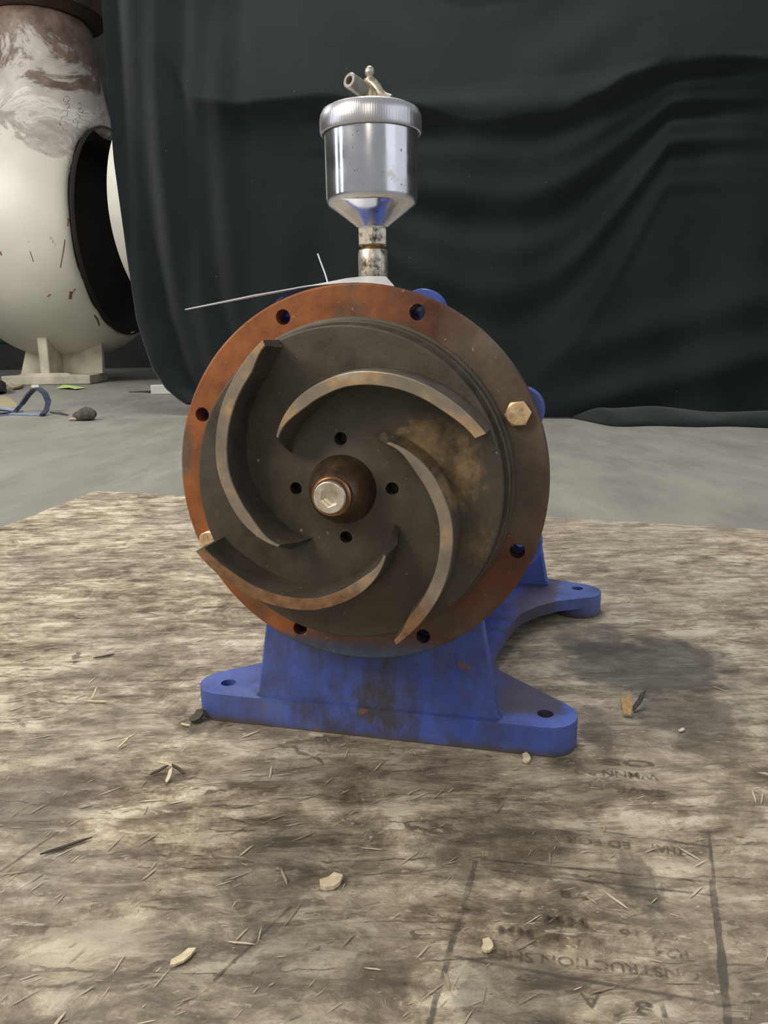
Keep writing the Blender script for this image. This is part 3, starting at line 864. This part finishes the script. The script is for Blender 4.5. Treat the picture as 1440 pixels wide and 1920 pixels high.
# discharge neck
nb = atd(100, 330, DEP-.15)
npix = [(262, 112), (250, 110), (215, 106), (170, 100), (125, 94), (80, 91), (40, 90)]
zs = []
for py, rp in npix:
    r = ray(100, py); d = (nb.y - CO.y)/r.y
    zs.append((rp*K*1.02, (CO + r*d).z))
c = bmesh.new()
lathe(c, [(0, zs[0][1])] + zs + [(0, zs[-1][1])], INV @ Matrix.Translation((nb.x, nb.y, 0)), 64)
bm = boolean(bm, [c], 'UNION')
o = obj('volute', recalc(bm), M_cream, cas, ang=180)
rm = o.modifiers.new('remesh', 'REMESH'); rm.mode = 'VOXEL'; rm.voxel_size = .032; rm.use_smooth_shade = True
s_ = o.modifiers.new('smooth', 'SMOOTH'); s_.iterations = 55; s_.factor = .6
volute = o
# bore lining
bm = bmesh.new()
lathe(bm, kp([(180, -6), (183, -2), (181, 3), (174, 8), (160, 20), (156, 60), (148, 64), (0, 64)]), MC, 72)
o = obj('bore_lining', recalc(bm), M_bore, cas); o['label'] = 'rusty inside of the opening, darkened for its shade'
# neck flange
zt = zs[-1][1]
bm = bmesh.new(); lathe(bm, [(0, zt-.02), (.60, zt-.02), (.66, zt+.02), (.72, zt+.03), (.72, zt+.24), (0, zt+.24)], INV @ Matrix.Translation((nb.x, nb.y, 0)), 64)
obj('neck_flange', recalc(bm), M_dark, cas)['label'] = 'rusted dark flange on top of the neck'
bm = bmesh.new(); lathe(bm, [(0, zt+.24), (.70, zt+.24), (.70, zt+.50), (0, zt+.50)], INV @ Matrix.Translation((nb.x, nb.y, 0)), 64)
obj('mating_flange', recalc(bm), M_foot, cas, bevel=.01)
# foot: slab, cross plate, front rib
g0 = onz(85, 722, FZ)
def aty(px, y0):
    r = ray(px, 722); return Vector((r.x/r.y*y0, y0, FZ))
gl = aty(3, g0.y); gr = aty(170, g0.y)
ex = (gr-gl); ex.z = 0; wdt = ex.length; ex.normalize(); ey = Vector((-ex.y, ex.x, 0))
MF = INV @ Matrix(((ex.x, ey.x, 0, gl.x), (ex.y, ey.y, 0, gl.y), (0, 0, 1, FZ), (0, 0, 0, 1)))
bm = bmesh.new(); prism(bm, [(0, 0), (wdt, 0), (wdt-.06, .75), (.15, .9)], .001, .105, MF)
obj('foot_slab', recalc(bm), M_foot, cas, bevel=.012)
MFy = MF @ Matrix(((1, 0, 0, 0), (0, 0, 1, 0), (0, 1, 0, 0), (0, 0, 0, 1)))
bm = bmesh.new()
prism(bm, [(.03, .10), (wdt+.0, .10), (wdt+.02, .60), (wdt-.16, .46), (wdt-.42, .34), (.52, .34), (.20, .62)], .42, .50, MFy)
obj('cross_plate', recalc(bm), M_foot, cas, bevel=.01)
bm = bmesh.new()
xr = (g0-gl).dot(ex)
prism(bm, [(xr-.055, .03), (xr+.055, .03), (xr+.055, .6), (xr-.055, .6)], .08, .62, MF)
prism(bm, [(xr-.30, .02), (xr+.30, .02), (xr+.06, .10), (xr-.06, .10)], .075, .13, MF)
obj('front_rib', recalc(bm), M_foot, cas, bevel=.015)
# pale disc flange seen against the dark bore
dc = atd(330, 408, 8.2); K2 = 8.2/F
cov = empty('suction_cover', (dc.x, dc.y, FZ))
tag(cov, 'pale round flange half hidden behind the left edge of the black curtain', 'flange')
IN2 = Matrix.Translation(cov.location).inverted()
az = Vector((.949, -.316, 0)).normalized()
fx = Vector((0, 0, 1)).cross(az).normalized()
MD = IN2 @ Matrix(((fx.x, 0, az.x, dc.x), (fx.y, 0, az.y, dc.y), (fx.z, 1, az.z, dc.z), (0, 0, 0, 1)))
bm = bmesh.new(); lathe(bm, [(0, 0), (200*K2, 0), (200*K2, .17), (186*K2, .175), (180*K2, .15), (0, .15)], MD, 96)
obj('disc', recalc(bm), plain('cream_flange_paint', (.50, .48, .43), .5, 0, .12, 3), cov, bevel=.008)
for sx in (-.35, .35):
    bm = bmesh.new()
    b0 = IN2 @ (dc + fx*sx)
    box(bm, b0.x-.06, b0.x+.06, b0.y-.06, b0.y+.06, .001, dc.z-FZ-200*K2*.94)
    obj('leg', recalc(bm), M_foot, cov)

# handwriting in marker on the casing
dg = bpy.context.evaluated_depsgraph_get(); dg.update()
ev = volute.evaluated_get(dg); mw = volute.matrix_world.copy()
mw = Matrix.Translation(cas.location)
tb = bmesh.new(); tb.from_mesh(ev.to_mesh()); bmesh.ops.transform(tb, matrix=mw, verts=tb.verts)
BV = BVHTree.FromBMesh(tb); tb.free()
M_marker = plain('black_marker', (.03, .03, .03), .6)
M_scratch = plain('rust_scratch', (.17, .09, .045), .8, 0, .4, 8)
def stroke(pts, r, mat, name):
    pp = []
    for (x0, y0), (x1, y1) in zip(pts[:-1], pts[1:]):
        n = max(2, int(math.hypot(x1-x0, y1-y0)/1.5))
        for i in range(n): pp.append((x0+(x1-x0)*i/n, y0+(y1-y0)*i/n))
    pp.append(pts[-1])
    P3 = []
    for p in pp:
        h = BV.ray_cast(CO, ray(*p).normalized())
        if h[0]: P3.append(INV @ (h[0] - h[1]*r*.75))
    if len(P3) < 2: return
    rr = [r]*len(P3); rr[0] = r*.5; rr[-1] = r*.5
    bm = bmesh.new(); tube(bm, P3, rr, 6)
    obj(name, bm, mat, cas)
for s in ([(120, 182), (127, 180), (131, 186), (126, 192), (119, 190), (120, 182)], [(120, 196), (129, 194), (131, 200), (124, 205)],
          [(112, 213), (120, 206), (127, 209), (125, 218), (117, 219), (113, 226)], [(107, 240), (113, 236), (111, 230), (119, 243), (125, 247), (127, 241)],
          [(144, 196), (150, 192), (152, 202), (146, 206), (153, 212), (158, 205)], [(139, 232), (137, 226), (142, 222), (146, 228), (144, 240), (150, 245)],
          [(141, 210), (147, 214), (150, 222), (156, 226)]):
    stroke(s, .0045, M_marker, 'marker_stroke')
for s in ([(131, 296), (132, 302), (129, 306), (133, 309)], [(125, 314), (131, 316), (128, 322)]):
    stroke(s, .007, M_marker, 'marker_stroke')
for s, r in (([(122, 448), (119, 470), (113, 503)], .010), ([(128, 408), (127, 425)], .022), ([(133, 545), (131, 562)], .030), ([(142, 540), (134, 552)], .014),
             ([(88, 557), (96, 551)], .012), ([(176, 590), (183, 600), (187, 612)], .022), ([(56, 470), (60, 482), (63, 492)], .010), ([(0, 470), (3, 480)], .02), ([(52, 452), (55, 455)], .012)):
    stroke(s, r, M_scratch, 'rust_scratch')

# ------------------------------------------------------------------ odds and ends on the floor
def fl3(x, y, z=0): 
    v = onz(x, y, FZ); return Vector((v.x, v.y, FZ+z))
def local(name, org):
    return empty(name, (org.x, org.y, FZ))
# lashing strap with raised loop
M_strap = plain('dark_blue_webbing', (.035, .045, .085), .6, 0, .5, 20)
M_strap2 = plain('pale_blue_webbing', (.26, .31, .45), .6, 0, .3, 20)
def ribbon(bm, pts, w, thick=.004):
    prev = None
    for i, p in enumerate(pts):
        d = (pts[min(i+1, len(pts)-1)] - pts[max(i-1, 0)]); 
        s = Vector((.35, .94, 0))*w/2
        nrm = d.cross(s).normalized()*thick
        q = [bm.verts.new(p-s-nrm), bm.verts.new(p+s-nrm), bm.verts.new(p+s+nrm), bm.verts.new(p-s+nrm)]
        if prev:
            for k in range(4): bm.faces.new((prev[k], prev[(k+1) % 4], q[(k+1) % 4], q[k]))
        else: bm.faces.new(q)
        prev = q
    bm.faces.new(prev[::-1])
org = fl3(50, 775)
st = local('lashing_strap', org); tag(st, 'dark lashing strap lying in a raised loop on the floor at far left', 'strap')
k3 = (org - CO).dot(FWD)/F
def rel(p): return Vector((p.x-org.x, p.y-org.y, p.z-FZ))
pts = [rel(fl3(-30, 780, .010)), rel(fl3(10, 778, .010)), rel(fl3(30, 774, .012)), rel(fl3(42, 772, .05)), rel(fl3(56, 771, .11)), rel(fl3(68, 771, .150)), rel(fl3(78, 771, .155)), rel(fl3(88, 772, .125)), rel(fl3(93, 774, .075)), rel(fl3(88, 777, .030)), rel(fl3(80, 781, .012))]
bm = bmesh.new(); ribbon(bm, pts, .05, .006); obj('loop', recalc(bm), M_strap, st)
bm = bmesh.new(); ribbon(bm, [rel(fl3(-40, 768, .008)), rel(fl3(-5, 769, .02)), rel(fl3(20, 771, .014)), rel(fl3(38, 773, .006))], .06, .005); obj('webbing', recalc(bm), M_strap2, st)['label'] = 'pale blue stretch of webbing'
bm = bmesh.new(); ribbon(bm, [rel(fl3(82, 780, .006)), rel(fl3(50, 779, .006)), rel(fl3(20, 778, .006)), rel(fl3(-30, 785, .006))], .04, .004); obj('webbing', recalc(bm), M_strap2, st)
bm = bmesh.new(); tube(bm, [rel(fl3(95, 775, .008)), rel(fl3(112, 777, .010)), rel(fl3(128, 780, .008))], [.008, .012, .006], 8, flat=.5); obj('tail', recalc(bm), M_strap, st)
# yellow plank end beside the strap
org2 = fl3(5, 758); b2 = local('yellow_offcut', org2)
tag(b2, 'flat yellowish offcut lying at the left picture edge behind the strap', 'offcut')
bm = bmesh.new(); a_, b_, c_, d_ = [fl3(*p)-Vector((org2.x, org2.y, FZ)) for p in ((-40, 763), (38, 768), (20, 748), (-40, 741))]
prism(bm, [(v.x, v.y) for v in (a_, b_, c_, d_)], .001, .014); obj('slab', recalc(bm), plain('dull_yellow', (.34, .29, .17), .8, 0, .3, 10), b2, bevel=.002)
# padded strap end
og = fl3(165, 788); kn = local('rubber_mallet_head', og)
kn.name = 'cloth_bundle'
tag(kn, 'small rounded grey brown bundle on the floor beside the strap', 'bundle')
bm = bmesh.new(); bmesh.ops.create_icosphere(bm, subdivisions=3, radius=1)
for v in bm.verts:
    n = 1 + .10*math.sin(5*v.co.x+2*v.co.z) + .07*math.sin(7*v.co.y+4*v.co.x)
    v.co = Vector((v.co.x*.068*n - .01, v.co.y*.06*n, max(.0015, .036 + v.co.z*.042*n + .008*v.co.x)))
obj('lump', bm, plain('grey_brown_rag', (.085, .075, .062), .9, 0, .4, 40), kn)
bm = bmesh.new(); tube(bm, [(-.035, -.02, .012), (-.07, -.03, .013), (-.10, -.035, .010)], [.012, .016, .012], 8, flat=.6)
obj('loose_end', recalc(bm), plain('pinkish_end', (.46, .36, .30), .8), kn)['label'] = 'pale pinkish end'
# papers and scraps
def sheetlet(name, label, cat, pix, z, mat, rise=.02):
    c0 = fl3(sum(p[0] for p in pix)/len(pix), sum(p[1] for p in pix)/len(pix))
    bm = bmesh.new()
    pl = [(fl3(*p)-c0) for p in pix]
    a = [bm.verts.new((v.x, v.y, .002+rise*((i*7) % 3)/3)) for i, v in enumerate(pl)]
    b = [bm.verts.new((v.co.x, v.co.y, v.co.z+z)) for v in a]
    n = len(a); bm.faces.new(a[::-1]); bm.faces.new(b)
    for i in range(n): bm.faces.new((a[i], a[(i+1) % n], b[(i+1) % n], b[i]))
    o = obj(name, recalc(bm), mat, smooth=False); o.location = (c0.x, c0.y, FZ)
    tag(o, label, cat)
    return o
sheetlet('paper_scrap', 'fluorescent yellow green paper scrap by the cream casing foot', 'paper', [(105, 729), (120, 724), (132, 727), (162, 728), (142, 732), (130, 731)], .004, plain('lime_paper', (.50, .68, .22), .7, 0, .05), .03)
sheetlet('paper_scrap', 'tiny white paper strip in front of the casing foot', 'paper', [(59, 724), (73, 724), (73, 727), (59, 727)], .012, plain('white_paper', (.75, .75, .72), .7, 0, .05), .005)
sheetlet('cardboard_scrap', 'tan torn cardboard scrap at the left end of the casing foot', 'scrap', [(15, 727), (25, 732), (38, 730), (45, 724), (30, 726), (20, 723)], .02, plain('tan_card', (.38, .30, .20), .8, 0, .2), .02)
o = sheetlet('rag', 'dark crumpled rag at the left picture edge near the casing foot', 'rag', [(-25, 733), (-10, 741), (6, 740), (13, 736), (4, 732), (-10, 730)], .09, plain('dark_rag', (.035, .028, .025), .9, 0, .4), .05)
c0 = fl3(306, 739)
bm = bmesh.new(); box(bm, -.095, .13, -.05, .05, .001, .082)
o = obj('packing_block', recalc(bm), plain('white_block', (.60, .59, .55), .7, 0, .12, 12), bevel=.006); o.location = (c0.x, c0.y, FZ)
tag(o, 'small white block on the floor at the lower left corner of the curtain', 'block')
c0 = fl3(279, 737)
bm = bmesh.new(); tube(bm, [(.02, 0, .012), (-.04, .01, .014), (-.12, .03, .012), (-.20, .05, .010)], [.012, .008, .006, .004], 8)
o = obj('wire_scrap', recalc(bm), M_dark); o.location = (c0.x, c0.y, FZ); tag(o, 'short dark wire scrap lying beside the small white block', 'wire')
# green pipe behind casing
p0 = atd(-60, 640, 10.6); p1 = atd(60, 636, 11.2)
bm = bmesh.new()
c0 = (p0+p1)/2
tube(bm, [Vector((p0.x-c0.x, p0.y-c0.y, p0.z-FZ)), Vector((p1.x-c0.x, p1.y-c0.y, p1.z-FZ))], .06, 16)
for e in (p0, p1): tube(bm, [Vector((e.x-c0.x, e.y-c0.y, .001)), Vector((e.x-c0.x, e.y-c0.y, e.z-FZ))], .05, 10)
o = obj('green_pipe_rail', recalc(bm), plain('dark_green_paint', (.012, .075, .045), .5), smooth=True); o.location = (c0.x, c0.y, FZ)
tag(o, 'dark green horizontal pipe rail behind the cream casing at far left', 'pipe')

# ------------------------------------------------------------------ splinters on the board
def splinter(px, label, L, W, ang, mat, tilt=0, forked=False, name='wood_splinter', zz=.0015):
    v = onz(*px)
    bm = bmesh.new()
    pr = [(-L/2, 0), (-L*.35, W*.45), (0, W*.35), (L*.3, W*.5), (L/2, .0), (L*.2, -W*.4), (-L*.1, -W*.5), (-L*.38, -W*.3)]
    if forked: pr = [(-L/2, -W*.3), (-L*.45, W*.4), (L*.05, W*.55), (L*.42, W*.42), (L*.05, W*.1), (L*.5, -W*.35), (0, -W*.5)]
    prism(bm, pr, 0, max(.0012, W*.25))
    bmesh.ops.transform(bm, matrix=Matrix.Rotation(ang, 4, 'Z') @ Matrix.Rotation(-tilt, 4, 'Y'), verts=bm.verts)
    mz = min(v_.co.z for v_ in bm.verts)
    for v_ in bm.verts: v_.co.z -= mz
    o = obj(name, recalc(bm), mat, smooth=False)
    o.location = (v.x, v.y, zz); tag(o, label, 'splinter', None if label and 'amber' in label else None)
    return o
splinter((1173, 1338), 'upright forked amber splinter on the dark stain right of the blue foot', .026, .011, 1.50, M_split, 1.05, True)
splinter((1198, 1328), 'dark pointed splinter leaning away beside the amber forked splinter', .030, .006, .75, M_darkchip, .5)
splinter((140, 1241), 'pale straight splinter left of the pump on the bare board', .024, .0022, .25, M_chip)
splinter((195, 1233), 'dark brown splinter end to the right of the pale straight splinter', .026, .003, .45, M_darkchip)
splinter((178, 1308), 'pale upright sliver crossing another left of the foot plate', .020, .002, 1.5, M_chip, .4)
splinter((180, 1318), 'pale flat sliver crossed by an upright one left of the foot plate', .030, .0024, -.12, M_chip)
splinter((987, 1425), 'pale tan wood chip just below the front edge of the right foot lobe', .018, .008, 1.4, M_chip)
splinter((622, 1660), 'squarish yellowish chip below the pump in the open board', .020, .013, .6, M_chip)
splinter((348, 1362), 'short pale splinter in front of the left foot lobe', .012, .0025, -.4, M_chip)
splinter((344, 1800), 'whitish triangular flake low in the left half of the board', .020, .007, .8, M_chip)
splinter((1278, 1372), 'tiny cream chip at the lower rim of the dark stain', .010, .004, .6, M_chip)
splinter((914, 1778), 'pale chip near the left scored line at the bottom right', .012, .008, 1.3, M_chip)
splinter((125, 1590), 'thin dark splinter near the left edge low on the board', .040, .003, .55, M_darkchip)
splinter((240, 1390), 'short pale crossed splinter below the left foot lobe', .018, .002, .5, M_chip, .2)
splinter((232, 1400), 'second short pale splinter leaning on a crossed one below the left foot lobe', .018, .002, 1.1, M_chip, .25)
for px, a_, mt, lb in (((300, 1452), .4, M_darkchip, 'dark splinter at the left of the little tangle below the left foot lobe'), ((318, 1462), 1.5, M_chip, 'pale splinter pointing at the camera in the little tangle below the left foot lobe'),
                       ((335, 1450), 2.6, M_darkchip, 'dark splinter at the right of the little tangle below the left foot lobe'), ((310, 1440), 3.1, M_chip, 'pale splinter lying across the back of the little tangle below the left foot lobe')):
    splinter(px, lb, .018, .004, a_, mt, .3)
# torn dark paper flake beside the left foot lobe
splinter((372, 1352), 'curled dark flake against the left end of the foot plate', .020, .013, 1.0, M_darkchip, .35, name='bark_flake')
